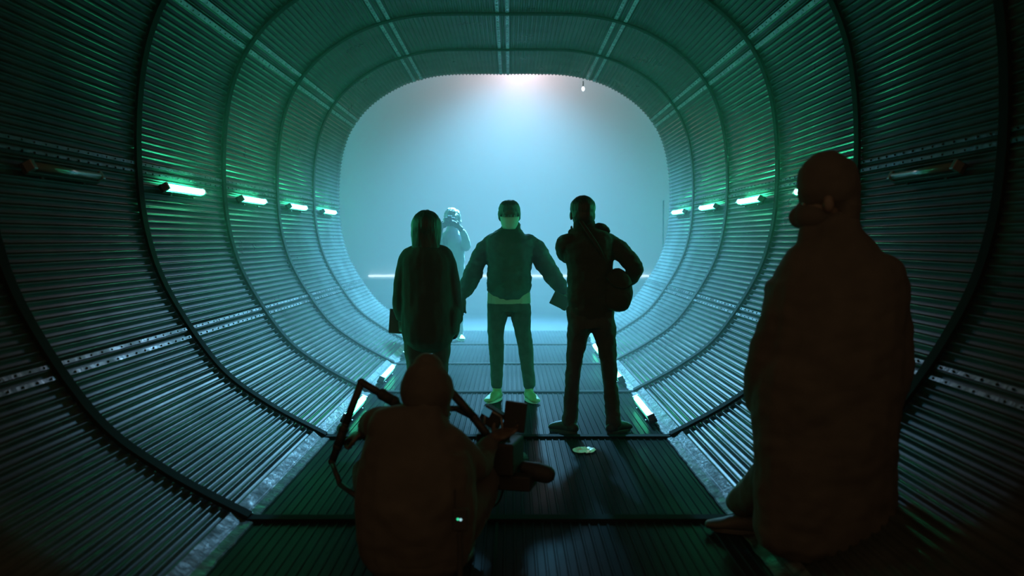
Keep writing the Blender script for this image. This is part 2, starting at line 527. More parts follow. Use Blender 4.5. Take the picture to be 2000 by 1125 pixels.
for s, side in ((-1, 'left'), (1, 'right')):
    for k in range(-1, 4):
        y = R0 + k * RS + 0.80
        lit = k >= 0
        if k < 0:
            lab = 'unlit tube lamp on the dark %s wall of the tunnel, ahead of the glowing ones' % side
        else:
            lab = '%s glowing green tube lamp along the %s wall, counted from the camera' % (order[k], side)
        tube_lamp('tube_lamp', (CX + s * 2.52, y, LZ), 0.85, (-s, 0, 0.55), lit, lab, 'tube lamps along the tunnel walls')
    for k in range(0, 4):
        y = R0 + k * RS + 0.86
        lab = '%s glowing green tube lamp at the foot of the %s wall, counted from the camera' % (order[k], side)
        tube_lamp('floor_tube_lamp', (CX + s * 1.18, y, 0.035), 0.86, (-s * 0.45, 0, 1), True, lab, 'tube lamps along the deck edges')

# ------------------------------------------------------------------ far details
bm = bmesh.new(); box(bm, (0.05, 33.93, 0.10), (10.4, 0.08, 0.07))
tag(link('light_batten', bm, M['batten']), 'long thin white light batten along the foot of the far studio wall', 'light')
t = thing('light_stand', 'thin upright stand in the haze just past the tunnel mouth', 'stand', (2.66, 16.2, 0))
b = bmesh.new(); rod(b, (0, 0, 0.0), (0, 0, 2.1), 0.012); link('pole', b, M['cap'], t)
for k in range(3):
    a = k * 2 * PI / 3
    b = bmesh.new(); rod(b, (0, 0, 0.5), (0.4 * math.cos(a), 0.4 * math.sin(a), 0.008), 0.01); link('leg', b, M['cap'], t)
p = at(1139, 171, END + 0.03)
t = thing('work_lamp', 'tiny pale bulb hanging at the top rim of the tunnel mouth', 'lamp', p)
b = bmesh.new(); ellipsoid(b, (0, 0, -0.02), (0.022, 0.022, 0.035)); link('bulb', b, M['batten'], t, smooth=True)
b = bmesh.new(); rod(b, (0, 0, 0), (0, 0, 0.10), 0.008); link('socket', b, M['plastic'], t)
# white crumpled blob put in for a bright reflection on the deck
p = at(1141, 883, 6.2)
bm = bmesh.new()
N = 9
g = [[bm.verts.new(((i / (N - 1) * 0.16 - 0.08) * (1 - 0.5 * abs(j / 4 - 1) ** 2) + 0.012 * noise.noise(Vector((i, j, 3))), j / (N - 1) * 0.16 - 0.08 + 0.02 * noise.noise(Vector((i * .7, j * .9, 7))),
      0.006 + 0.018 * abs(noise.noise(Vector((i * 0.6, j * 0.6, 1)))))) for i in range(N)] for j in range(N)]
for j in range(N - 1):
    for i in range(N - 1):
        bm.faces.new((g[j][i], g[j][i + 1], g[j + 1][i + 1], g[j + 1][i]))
o = link('glint_blob', bm, M['glint'])
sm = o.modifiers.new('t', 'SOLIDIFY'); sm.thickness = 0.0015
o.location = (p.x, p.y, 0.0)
tag(o, 'small white blob standing in for a bright reflection on the dark deck near the boots', 'glint')
# ------------------------------------------------------------------ people
class Fig:
    """a standing or crouching person; shapes are laid out at real size round depth d"""
    def __init__(s, label, d, foot_x, group=None):
        s.d = d; s.S = F / d
        s.root = thing('person', label, 'person', (foot_x, d, 0), group)
        s.bm = {}
    def P(s, px, py, dd=0.0):
        return Vector(((px - VPX) / s.S, s.d + dd, CAM_H - (py - VPY) / s.S))
    def ch(s, key, pts, **k):
        """pts: (px, py, half-width px, half-depth m or None, dd)"""
        bm = s.bm.setdefault(key, bmesh.new())
        q = []
        for p in pts:
            px, py, r = p[:3]
            dep = p[3] if len(p) > 3 and p[3] is not None else r / s.S
            dd = p[4] if len(p) > 4 else 0.0
            q.append((s.P(px, py, dd), r / s.S, dep))
        chain(bm, q, **k)
    def done(s, key, m, **k):
        return fuse(key.split('.')[0], s.bm.pop(key), m, s.root, **k)

def frame(fwd, up=(0, 0, 1)):
    f = Vector(fwd).normalized(); u = Vector(up).normalized()
    r = f.cross(u).normalized(); u = r.cross(f)
    return Matrix((r, f, u)).transposed()          # columns: right, forward, up

def head(bm, c, h, fwd, up=(0, 0, 1)):
    R = frame(fwd, up); c = Vector(c)
    W = lambda x, y, z: c + R @ Vector((x * h, y * h, z * h))
    E = lambda p, r: ellipsoid(bm, W(*p), [q * h for q in r], R)
    E((0, -0.04, 0.16), (0.335, 0.42, 0.34)); E((0, 0.06, -0.08), (0.275, 0.32, 0.36)); E((0, 0.13, -0.31), (0.18, 0.21, 0.16))
    chain(bm, [(W(0, 0.33, 0.06), 0.04 * h, 0.04 * h), (W(0, 0.44, -0.08), 0.05 * h, 0.05 * h), (W(0, 0.42, -0.13), 0.075 * h, 0.05 * h)], n=2, u=10)
    E((0, 0.30, 0.09), (0.22, 0.08, 0.05)); E((0, 0.335, -0.24), (0.10, 0.05, 0.03)); E((0, 0.31, -0.37), (0.08, 0.06, 0.06))
    for sx in (-1, 1):
        E((sx * 0.335, -0.02, -0.05), (0.045, 0.09, 0.14)); E((sx * 0.15, 0.26, -0.10), (0.10, 0.08, 0.08))
    return W, R

def eyes(fig, W, h):
    for sx in (-1, 1):
        b = bmesh.new(); ellipsoid(b, W(sx * 0.13, 0.315, 0.0) - fig.root.location, (0.045 * h,) * 3, u=12, v=8)
        link('eye', b, M['eye'], fig.root, smooth=True)

def hand(bm, wrist, d, n, side=1, curl=0.5, sc=1.0):
    d = Vector(d).normalized(); n = Vector(n); n = (n - d * n.dot(d)).normalized()
    w_ = d.cross(n).normalized() * side
    wrist = Vector(wrist)
    R = Matrix((w_, d, n)).transposed()
    ellipsoid(bm, wrist + d * 0.048 * sc, (0.041 * sc, 0.056 * sc, 0.016 * sc), R)
    chain(bm, [(wrist - d * 0.04 * sc, 0.026 * sc, 0.022 * sc), (wrist + d * 0.02 * sc, 0.030 * sc, 0.018 * sc)], n=2, u=12)
    for k, L in enumerate((0.070, 0.080, 0.075, 0.058)):
        off = (0.030 - 0.020 * k) * sc
        p = wrist + d * (0.092 - 0.004 * abs(k - 1.2)) * sc + w_ * off
        pts = [(p - d * 0.03 * sc, 0.0095 * sc, 0.0095 * sc)]; a = curl * 0.35
        for j, fr in enumerate((0.45, 0.32, 0.23)):
            dirv = (d * math.cos(a) + n * math.sin(a)) + w_ * (0.10 - 0.07 * k)
            pts.append((p.copy(), 0.0092 * sc, 0.0092 * sc))
            p = p + dirv.normalized() * L * fr * sc
            a += curl
        pts.append((p, 0.0075 * sc, 0.0075 * sc))
        chain(bm, pts, n=2, u=10)
    t0 = wrist + d * 0.025 * sc + w_ * 0.028 * sc
    t1 = t0 + (d * 0.6 + w_ * 0.7 + n * 0.3).normalized() * 0.038 * sc
    t2 = t1 + (d * 0.85 + w_ * 0.25 + n * 0.5).normalized() * 0.032 * sc
    chain(bm, [(t0, 0.012 * sc, 0.012 * sc), (t1, 0.011 * sc, 0.011 * sc), (t2, 0.009 * sc, 0.009 * sc)], n=2, u=10)

def shoe(fig, ankle, d, L=0.28, m='dark_shoe', sole='sole', boot=0.10, z0=0.0):
    """ankle = point over the heel part, d = toe direction on the ground"""
    d = Vector((d[0], d[1], 0)).normalized(); a = Vector((ankle[0], ankle[1], z0))
    q = lambda t, z: a + d * t + Vector((0, 0, z))
    b = bmesh.new()
    chain(b, [(q(-0.06, 0.05), 0.032, 0.034), (q(-0.01, 0.058), 0.036, 0.045), (q(0.07, 0.052), 0.042, 0.040), (q(0.14, 0.040), 0.047, 0.028), (q(L - 0.10, 0.034), 0.040, 0.020)], n=3, ref=(0, 0, 1))
    chain(b, [(q(-0.015, 0.05), 0.04, 0.045), (q(-0.005, boot), 0.038, 0.045)], n=3, ref=d)
    loc = fig.root.location
    s = fuse('shoe', b, M[m], fig.root, voxel=0.007, wrinkle=0.002, wscale=20)
    b = bmesh.new()
    N = 20; top = []; bot = []
    for k in range(N):
        th = 2 * PI * k / N
        t = math.cos(th); sd = math.sin(th)
        w2 = 0.045 + 0.008 * t
        p = a + d * (0.045 + t * L * 0.5) + Vector((-d.y, d.x, 0)) * sd * w2 - loc
        top.append(b.verts.new(p + Vector((0, 0, 0.028)))); bot.append(b.verts.new(p + Vector((0, 0, 0.005))))
    for k in range(N): b.faces.new((top[k], top[(k + 1) % N], bot[(k + 1) % N], bot[k]))
    b.faces.new(top); b.faces.new(bot[::-1])
    so = link('sole', b, M[sole], s, bevel=0.004)
    so.location = Vector(loc)
    return s

LB = 0.0075      # voxel size for bodies
# --- masked man with open arms, facing the camera
f = Fig('person in a short dark jacket and pale green face mask, arms spread, holding a folder', 8.15, 0.0)
hc = f.P(995, 421)
bm = f.bm.setdefault('body', bmesh.new())
W_, R_ = head(bm, hc, 0.250, (0.03, -1, -0.10))
f.ch('body', [(996, 462, 12, .06), (996, 440, 13, .06, .01)])
f.ch('body', [(994, 600, 32, .09), (994, 560, 32, .09), (995, 510, 36, .10), (996, 470, 34, .09)])
f.ch('body', [(962, 474, 10), (940, 508, 10), (924, 540, 9), (909, 572, 6.5, None, -.10), (905, 581, 5.5, None, -.13)])
f.ch('body', [(1032, 474, 10), (1060, 512, 10), (1078, 540, 9, None, -.03), (1096, 564, 6.5, None, -.10), (1102, 573, 5.5, None, -.13)])
for lx in ((978, 967, 969, 970), (1012, 1021, 1028, 1034)):
    f.ch('body', [(lx[0], 610, 15), (lx[1], 650, 12), (lx[2], 690, 9.5), (lx[3], 740, 8), (lx[3], 768, 7)])
hand(bm, f.P(904, 579, -.13), (-0.06, -0.25, -1), (0.25, -1, 0), 1, 0.35)
hand(bm, f.P(1103, 571, -.13), (0.05, -0.2, -1), (-0.6, 0.5, -0.2), 1, 0.75)
f.done('body', M['skin'], voxel=0.0055)
eyes(f, W_, 0.25)
f.ch('jacket', [(994, 573, 40, .13), (994, 562, 44, .15), (994, 545, 44, .15), (995, 515, 43, .15), (995, 490, 48, .155), (996, 470, 49, .145), (997, 458, 34, .115), (998, 449, 22, .085), (998, 443, 19, .075)], sq=2.4)
f.ch('jacket', [(962, 473, 17), (944, 490, 17.5), (933, 512, 17), (924, 535, 18.5, None, -.02), (915, 556, 16.5, None, -.07), (908, 572, 12, None, -.11), (906, 577, 9.5, None, -.12)])
f.ch('jacket', [(1030, 473, 17), (1049, 488, 18), (1062, 512, 18.5), (1077, 535, 17.5, None, -.03), (1091, 555, 15.5, None, -.08), (1099, 567, 11, None, -.11)])
ellipsoid(f.bm['jacket'], f.P(994, 564), (39 / f.S, .175, 28 / f.S), u=32, v=20)
f.done('jacket', M['navy_cloth'], voxel=0.009, wrinkle=0.011, wscale=11, stretch=(1, 1, 1.8))
f.ch('shirt', [(994, 593, 43, .122), (994, 570, 42, .12)], round_ends=False, sq=2.3)
f.done('shirt', M['shirt'], voxel=0.008, wrinkle=0.003, wscale=14)
f.ch('trousers', [(994, 607, 43, .12), (994, 598, 43, .125), (994, 590, 41, .12)], sq=2.3, round_ends=False)
f.ch('trousers', [(972, 612, 21, .11), (969, 640, 17), (969, 668, 15.5), (970, 692, 14.5), (970, 722, 13), (970, 752, 11.5)])
f.ch('trousers', [(1017, 612, 21, .11), (1020, 640, 17), (1025, 668, 15.5), (1028, 692, 14.5), (1031, 722, 13), (1034, 752, 12)])
f.done('trousers', M['denim'], voxel=0.009, wrinkle=0.005, wscale=12)
bm = f.bm.setdefault('hair', bmesh.new())
ellipsoid(bm, W_(0, -0.08, 0.20), (0.095, 0.112, 0.085), R_)
ellipsoid(bm, W_(0, 0.02, 0.33), (0.085, 0.10, 0.055), R_)
for sx in (-1, 1): ellipsoid(bm, W_(sx * 0.30, -0.1, 0.02), (0.025, 0.06, 0.06), R_)
f.done('hair', M['hair'], voxel=0.007, wrinkle=0.004, wscale=40)
bm = bmesh.new()   # pleated face mask, a shell in front of the lower face
rows = []
for j in range(9):
    v = j / 8
    row = []
    for i in range(13):
        u = (i / 12 - 0.5) * 2
        a = u * 1.25
        rad = 0.40 - 0.05 * abs(v - 0.4)
        z = -0.02 - v * 0.42
        bul = 0.04 * math.cos(u * 1.4) * math.sin(v * PI) + 0.008 * math.sin(v * 18)
        row.append(bm.verts.new(W_(math.sin(a) * (0.345 - 0.10 * v * v), 0.10 + (math.cos(a)) * (0.40 + bul), z) - f.root.location))
    rows.append(row)
for r0, r1 in zip(rows, rows[1:]):
    for i in range(12): bm.faces.new((r0[i], r0[i + 1], r1[i + 1], r1[i]))
o = link('face_mask', bm, M['mask'], f.root, smooth=True)
s_ = o.modifiers.new('t', 'SOLIDIFY'); s_.thickness = 0.003
for sx in (-1, 1):
    bm = bmesh.new()
    chain(bm, [(W_(sx * 0.31, 0.14, -0.06) - f.root.location, 0.002, 0.002), (W_(sx * 0.38, -0.04, 0.02) - f.root.location, 0.002, 0.002)], n=1, u=6)
    link('ear_loop', bm, M['mask'], o)
shoe(f, f.P(970, 0), (-0.42, -1), 0.29, 'shoe', 'sole', 0.11)
shoe(f, f.P(1034, 0), (0.30, -1), 0.29, 'shoe', 'sole', 0.11)

# the folder he holds
p = f.P(1092, 585, -.20)
t = thing('folder', 'dark rectangular folder hanging from the hand of the masked person', 'folder', p, rot=(0.15, math.radians(26), 0.1))
b = bmesh.new(); box(b, (0, 0.004, 0), (0.155, 0.004, 0.115)); box(b, (0, -0.004, 0), (0.155, 0.004, 0.115)); box(b, (-0.0765, 0, 0), (0.003, 0.012, 0.115)); link('cover', b, M['card'], t, bevel=0.001)
b = bmesh.new(); box(b, (0.003, 0, 0), (0.146, 0.004, 0.107)); link('pages', b, M['charcoal_cloth'], t)

# --- man with one arm akimbo, seen from behind
f = Fig('person in a bulky dark jacket seen from behind with one elbow out, boots apart', 6.75, 0.58)
hc = f.P(1137, 418)
bm = f.bm.setdefault('body', bmesh.new())
W_, R_ = head(bm, hc, 0.25, (-0.15, 1, -0.08))
f.ch('body', [(1141, 470, 17, .065), (1140, 440, 16, .065)])
f.ch('body', [(1154, 610, 38, .10), (1154, 560, 38, .10), (1152, 510, 42, .10), (1148, 470, 42, .09)])
f.ch('body', [(1190, 474, 12), (1217, 497, 12), (1239, 523, 11, None, -.03), (1226, 548, 9, None, .05), (1214, 566, 8, None, .10)])
f.ch('body', [(1106, 474, 12), (1104, 486, 12, None, .12), (1116, 500, 11, None, .28), (1130, 478, 9, None, .33), (1136, 462, 7, None, .32)])
for lx in ((1136, 1128, 1122, 1117, 1114), (1174, 1184, 1188, 1195, 1198)):
    f.ch('body', [(lx[0], 625, 18), (lx[1], 680, 15), (lx[2], 730, 12), (lx[3], 790, 10), (lx[4], 830, 9)])
hand(bm, f.P(1215, 562, .10), (-0.5, 0.3, -0.8), (-0.6, 0.2, 0.4), 1, 0.5)
hand(bm, f.P(1136, 462, .32), (0.1, -0.2, 1), (0, -1, 0), -1, 0.9)
f.done('body', M['skin'], voxel=0.0055)
eyes(f, W_, 0.25)
f.ch('jacket', [(1154, 606, 45, .135), (1154, 580, 46, .15), (1153, 550, 45, .15), (1153, 520, 45, .15), (1150, 495, 49, .155), (1148, 474, 50, .145), (1145, 462, 38, .12), (1142, 450, 26, .09), (1141, 442, 23, .08)], sq=2.4)
f.ch('jacket', [(1186, 474, 20), (1203, 484, 20), (1220, 500, 18.5, None, -.01), (1238, 520, 17.5, None, -.03), (1236, 536, 16, None, .0), (1225, 552, 12, None, .06)])
f.ch('jacket', [(1114, 472, 17, .09), (1104, 474, 17, .09), (1104, 487, 17, .09, .07), (1108, 498, 15, .08, .16), (1122, 500, 14, .07, .27), (1134, 480, 12, .06, .31)])
f.done('jacket', M['black_cloth'], voxel=0.009, wrinkle=0.009, wscale=11, stretch=(1, 1, 1.6))
f.ch('hood', [(1160, 448, 9, .05), (1172, 444, 9, .05), (1182, 446, 7, .04), (1188, 452, 3.5, .03)])
f.ch('hood', [(1120, 455, 9, .06, .02), (1140, 456, 11, .08, -.02), (1165, 455, 10, .06, .02)])
f.done('hood', M['black_cloth'], voxel=0.008, wrinkle=0.006, wscale=20)
f.ch('trousers', [(1155, 640, 47, .12), (1154, 612, 47, .13), (1154, 598, 46, .13)], sq=2.3, round_ends=False)
f.ch('trousers', [(1133, 630, 26, .12), (1127, 665, 20.5), (1123, 700, 16), (1119, 745, 14.5), (1116, 790, 14), (1113, 826, 15)])
f.ch('trousers', [(1177, 630, 26, .12), (1184, 665, 20.5), (1189, 700, 17.5), (1193, 745, 14.5), (1197, 790, 15), (1200, 828, 15.5)])
f.done('trousers', M['charcoal_cloth'], voxel=0.009, wrinkle=0.009, wscale=13)
bm = f.bm.setdefault('hair', bmesh.new())
ellipsoid(bm, W_(0, -0.08, 0.16), (0.093, 0.110, 0.092), R_)
ellipsoid(bm, W_(0, -0.18, -0.05), (0.085, 0.075, 0.085), R_)
f.done('hair', M['hair'], voxel=0.007, wrinkle=0.003, wscale=40)
shoe(f, f.P(1111, 0), (-0.62, 0.6), 0.26, 'dark_shoe', 'dark_shoe', 0.16)
shoe(f, f.P(1203, 0), (0.60, 0.6), 0.26, 'dark_shoe', 'dark_shoe', 0.16)
# bag under the arm
p = f.P(1204, 568, -.10)
t = thing('shoulder_bag', 'dark rounded bag carried at the hip of the person with boots apart', 'bag', p)
S_ = f.S
b = bmesh.new()
chain(b, [(Vector((-0.04, 0, 0.10)), 0.09, 0.045), (Vector((-0.01, 0, 0.06)), 0.105, 0.06), (Vector((0.0, 0, -0.02)), 0.112, 0.07), (Vector((-0.01, 0, -0.08)), 0.10, 0.065)], n=4)
o = fuse('pouch', b, M['black_cloth'], t, voxel=0.008, wrinkle=0.006, wscale=14); o.location = (0, 0, 0)
b = bmesh.new(); rr = [(-0.09, -0.068, 0.10), (-0.03, -0.072, 0.04), (0.05, -0.074, 0.03), (0.10, -0.05, 0.06)]
chain(b, [(Vector(q), 0.004, 0.010) for q in rr], n=4, u=8); link('flap_edge', b, M['metal_dark'], t, smooth=True)
b = bmesh.new(); chain(b, [(Vector(q), 0.004, 0.015) for q in ((-0.08, 0, 0.16), (-0.14, -0.06, 0.30), (-0.22, -0.09, 0.42), (-0.27, -0.05, 0.50))], n=5, u=8, ref=(1, 0, 0)); link('strap', b, M['black_cloth'], t, smooth=True)

# --- long-haired woman, seen from behind
f = Fig('person with long hair in a loose thigh-length dark coat, seen from behind', 7.2, -0.63)
hc = f.P(833, 442)
bm = f.bm.setdefault('body', bmesh.new())
W_, R_ = head(bm, hc, 0.205, (0.1, 1, -0.15))
f.ch('body', [(833, 492, 13, .055), (833, 458, 12, .055)])
f.ch('body', [(834, 640, 34, .10), (834, 590, 30, .09), (834, 540, 32, .09), (833, 500, 34, .08)])
f.ch('body', [(796, 502, 9), (786, 550, 9), (781, 595, 7.5, None, .03), (783, 625, 6, None, .08)])
f.ch('body', [(870, 502, 9), (885, 550, 9), (890, 598, 7.5, None, .03), (893, 628, 6, None, .05)])
for lx in ((817, 811, 811, 811), (853, 860, 860, 860)):
    f.ch('body', [(lx[0], 640, 17), (lx[1], 700, 12), (lx[2], 750, 9), (lx[3], 808, 8)])
hand(bm, f.P(783, 622, .08), (0.05, 0.2, -1), (0.2, 0.8, 0), 1, 0.8)
hand(bm, f.P(893, 626, .05), (0.0, 0.2, -1), (-1, 0.2, 0), -1, 0.5)
f.done('body', M['skin'], voxel=0.0055)
eyes(f, W_, 0.225)
f.ch('coat', [(836, 650, 52, .17), (836, 625, 52, .17), (835, 590, 51, .16), (834, 550, 50, .15), (833, 515, 50, .14), (833, 498, 45, .125), (833, 486, 34, .10), (833, 478, 24, .08)], sq=2.3)
f.ch('coat', [(806, 496, 17), (798, 504, 18), (788, 530, 16.5), (782, 565, 14.5), (780, 595, 14, None, .02), (783, 618, 12.5, None, .06)])
f.ch('coat', [(860, 495, 17), (869, 503, 18), (880, 530, 15.5), (886, 565, 14), (889, 598, 14, None, .02), (892, 622, 12, None, .04)])
f.ch('coat', [(885, 612, 15, .10), (883, 644, 14, .10)])
f.done('coat', M['black_cloth'], voxel=0.009, wrinkle=0.007, wscale=9, stretch=(1.3, 1.3, .6))
f.ch('trousers', [(835, 662, 48, .12), (835, 640, 44, .12)], sq=2.3, round_ends=False)
f.ch('trousers', [(811, 650, 24, .11), (809, 685, 21), (810, 715, 17), (811, 760, 14), (811, 806, 12.5)])
f.ch('trousers', [(860, 650, 23, .11), (861, 685, 18), (860, 715, 15), (860, 760, 13), (860, 806, 12)])
f.done('trousers', M['charcoal_cloth'], voxel=0.009, wrinkle=0.005, wscale=13)
f.ch('hair', [(833, 484, 27, .06, -.035), (833, 466, 29, .085, -.02), (833, 452, 29.5, .105, -.01), (833, 442, 28.5, .115, -.01)])
ellipsoid(f.bm['hair'], f.P(833, 440), (29.5 / f.S, .125, 30 / f.S), u=28, v=18)
f.done('hair', M['hair'], voxel=0.008, wrinkle=0.005, wscale=18, stretch=(2, 2, 0.4))
shoe(f, f.P(811, 0), (-0.2, 1), 0.25, 'dark_shoe', 'dark_shoe', 0.11)
shoe(f, f.P(860, 0), (0.2, 1), 0.25, 'dark_shoe', 'dark_shoe', 0.11)
p = f.P(785, 633, .19)
t = thing('document_case', 'black flat document case held low beside the long coat', 'folder', p, rot=(0.0, math.radians(4), 0.05))
b = bmesh.new(); box(b, (0, 0, 0), (0.25, 0.022, 0.195)); link('cover', b, M['card'], t, bevel=0.005)
b = bmesh.new(); box(b, (0, -0.012, 0.06), (0.06, 0.004, 0.02)); link('clasp', b, M['metal_dark'], t)

# --- photographer deep in the haze
f = Fig('person with tousled hair holding a camera to the face, faint in the thick haze', 13.1, -0.80)
hc = f.P(883, 427, 0)
bm = f.bm.setdefault('body', bmesh.new())
W_, R_ = head(bm, hc, 0.24, (-0.05, -1, 0))
f.ch('body', [(883, 450, 8, .06), (883, 438, 8, .06)])
f.ch('body', [(884, 560, 20, .09), (884, 500, 20, .10), (883, 462, 20, .09)])
f.ch('body', [(900, 462, 6), (909, 482, 6, None, -.1), (908, 462, 5, None, -.2), (898, 442, 4, None, -.28)])
f.ch('body', [(866, 462, 6), (858, 482, 6, None, -.1), (861, 460, 5, None, -.2), (866, 442, 4, None, -.28)])
for lx in ((876, 874, 873), (892, 894, 896)):
    f.ch('body', [(lx[0], 560, 10), (lx[1], 605, 8), (lx[2], 655, 5)])
hand(bm, f.P(899, 444, -.28), (-0.8, -0.2, 0.5), (-0.3, -0.6, 0), 1, 0.8)
hand(bm, f.P(865, 444, -.28), (0.8, -0.2, 0.5), (0.3, -0.6, 0), -1, 0.8)
f.done('body', M['skin'], voxel=0.0065)
eyes(f, W_, 0.24)
f.ch('shirt', [(884, 565, 23, .13), (884, 520, 23, .13), (884, 480, 24, .14), (883, 462, 24, .12), (883, 451, 12, .09)], sq=2.3)
f.ch('shirt', [(902, 464, 9), (911, 482, 9, None, -.1), (910, 466, 7.5, None, -.18), (905, 453, 6, None, -.24)])
f.ch('shirt', [(865, 464, 9), (856, 482, 9, None, -.1), (859, 466, 7.5, None, -.18), (862, 453, 6, None, -.24)])
f.done('shirt', M['hazed_cloth'], voxel=0.010, wrinkle=0.008, wscale=11)
f.ch('trousers', [(884, 575, 22, .12), (884, 560, 22, .12)])
f.ch('trousers', [(875, 572, 12), (873, 610, 10), (872, 654, 8)])
f.ch('trousers', [(894, 572, 12), (895, 610, 10), (897, 654, 8)])
f.done('trousers', M['hazed_cloth'], voxel=0.010, wrinkle=0.006, wscale=13)
bm = f.bm.setdefault('hair', bmesh.new())
ellipsoid(bm, W_(0, -0.10, 0.18), (0.115, 0.125, 0.105), R_); ellipsoid(bm, W_(0, -0.15, -0.12), (0.125, 0.09, 0.11), R_)
f.done('hair', M['hazed_hair'], voxel=0.010, wrinkle=0.02, wscale=22)
shoe(f, f.P(872, 0), (-0.3, -1), 0.28, 'shoe', 'sole', 0.11)
shoe(f, f.P(897, 0), (0.3, -1), 0.28, 'shoe', 'sole', 0.11)
p = f.P(881, 432, -.25)
t = thing('photo_camera', 'small camera raised to the eye of the person deep in the haze', 'camera', p)
b = bmesh.new(); box(b, (0, 0, 0), (0.14, 0.06, 0.09)); box(b, (0, 0.0, 0.055), (0.06, 0.05, 0.03)); link('camera_body', b, M['plastic'], t, bevel=0.008)
b = bmesh.new(); chain(b, [(Vector((0, -0.03, 0)), 0.036, 0.036), (Vector((0, -0.13, 0)), 0.039, 0.039)], n=1, round_ends=False, ref=(0, 0, 1)); ln = link('lens', b, M['plastic'], t, smooth=False)
b = bmesh.new(); ellipsoid(b, (0, -0.128, 0), (0.033, 0.006, 0.033)); link('front_glass', b, M['glass'], ln, smooth=True)

# --- large standing man near the camera
f = Fig('large person in a heavy black coat and cap standing close by, face in profile', 3.97, 1.2)
hc = f.P(1610, 394)
bm = f.bm.setdefault('body', bmesh.new())
W_, R_ = head(bm, hc, 0.27, (-1, 0.25, -0.12), (-0.05, 0, 1))
f.ch('body', [(1635, 500, 40, .08), (1630, 440, 38, .075)])
f.ch('body', [(1625, 850, 95, .12), (1625, 760, 95, .12), (1632, 640, 100, .13), (1637, 540, 95, .11)])
f.ch('body', [(1545, 555, 28), (1510, 680, 26), (1520, 790, 20, None, .15)])
f.ch('body', [(1735, 560, 28), (1755, 690, 26), (1735, 810, 20, None, .05)])
f.ch('body', [(1580, 880, 45), (1545, 960, 38, None, .25), (1503, 1052, 26, None, .50)])
f.ch('body', [(1672, 880, 45), (1672, 960, 38), (1668, 1020, 28)])
hand(bm, f.P(1520, 790, .15), (0.3, 0.2, -1), (0.8, 0, 0), 1, 0.6)
hand(bm, f.P(1735, 812, .05), (-0.1, 0.1, -1), (-1, 0, 0), -1, 0.6)
f.done('body', M['skin'], voxel=0.0065)
eyes(f, W_, 0.27)
f.ch('coat', [(1622, 1040, 142, .16), (1620, 980, 140, .17), (1618, 930, 138, .18), (1618, 860, 141, .19), (1620, 790, 146, .20), (1624, 720, 142, .20), (1632, 640, 138, .20), (1636, 570, 138, .19), (1637, 545, 133, .175), (1634, 518, 118, .15), (1632, 498, 102, .13), (1632, 478, 76, .11), (1630, 462, 58, .10), (1628, 446, 50, .09)], sq=2.3)
f.ch('coat', [(1604, 510, 62, .10), (1594, 480, 42, .075), (1585, 456, 28, .06)])
f.ch('coat', [(1562, 548, 46), (1536, 600, 46), (1520, 660, 44), (1506, 730, 44, None, .04), (1508, 790, 38, None, .12)])
f.ch('coat', [(1712, 552, 48), (1733, 610, 46), (1742, 680, 44), (1742, 750, 40), (1738, 800, 34, None, .04)])
f.done('coat', M['black_cloth'], voxel=0.012, wrinkle=0.012, wscale=7, stretch=(1, 1, 1.3))
f.ch('trousers', [(1622, 900, 120, .15), (1622, 860, 118, .15)], sq=2.3)
f.ch('trousers', [(1570, 900, 66, .14), (1550, 950, 60, .12, .15), (1530, 1010, 42, .10, .33), (1512, 1046, 32, .08, .47)])
f.ch('trousers', [(1676, 900, 66, .14), (1676, 960, 60, .12), (1672, 1012, 50, .10)])
f.done('trousers', M['black_cloth'], voxel=0.012, wrinkle=0.008, wscale=9)
f.ch('cap', [(1614, 352, 60, .098), (1612, 336, 53, .09), (1611, 326, 40, .07)])
f.ch('cap', [(1617, 374, 62, .100), (1614, 345, 60, .096)])
f.ch('cap', [(1648, 400, 30, .085), (1650, 425, 26, .075), (1648, 448, 22, .07)])
f.done('cap', M['black_cloth'], voxel=0.009, wrinkle=0.004, wscale=16)
bm = f.bm.setdefault('face_mask', bmesh.new())
ellipsoid(bm, W_(0, 0.16, -0.20), (0.082, 0.100, 0.070), R_)
ellipsoid(bm, W_(0, 0.38, -0.20), (0.033, 0.055, 0.050), R_)
f.done('face_mask', M['black_cloth'], voxel=0.007)
shoe(f, Vector((1.16, 4.42, 0)), (-0.9, 0.3), 0.30, 'dark_shoe', 'dark_shoe', 0.14)
shoe(f, Vector((1.47, 3.97, 0)), (-0.5, 0.8), 0.30, 'dark_shoe', 'dark_shoe', 0.14, z0=0.225)

# --- camera operator crouching in front of the lens
f = Fig('person crouching low at a camera rig, hooded head and back in silhouette', 3.9, -0.38)
hc = f.P(832, 762, .05)
bm = f.bm.setdefault('body', bmesh.new())
W_, R_ = head(bm, hc, 0.235, (0.35, 1, -0.25))
f.ch('body', [(828, 850, 30, .07), (831, 790, 30, .07, .04)])
f.ch('body', [(815, 1030, 70, .13), (815, 960, 72, .13), (818, 880, 78, .11)])
f.ch('body', [(762, 868, 26), (735, 848, 24, None, .10), (712, 858, 18, None, .26), (684, 884, 15, None, .40)])
f.ch('body', [(880, 872, 26), (925, 935, 24, None, .15), (952, 905, 18, None, .33), (962, 895, 14, None, .36)])
f.ch('body', [(775, 1040, 42), (702, 975, 34, None, .42), (718, 1045, 28, None, .32), (735, 1085, 22, None, .18)])
f.ch('body', [(855, 1040, 42), (928, 985, 34, None, .42), (912, 1048, 28, None, .32), (895, 1085, 22, None, .18)])
hand(bm, f.P(682, 886, .40), (-0.8, 0.5, -0.3), (0.2, 0.3, -1), 1, 1.0)
hand(bm, f.P(962, 895, .36), (0.6, 0.6, 0.2), (0.3, 0, 0.8), -1, 0.8)
f.done('body', M['skin'], voxel=0.0065)
eyes(f, W_, 0.235)
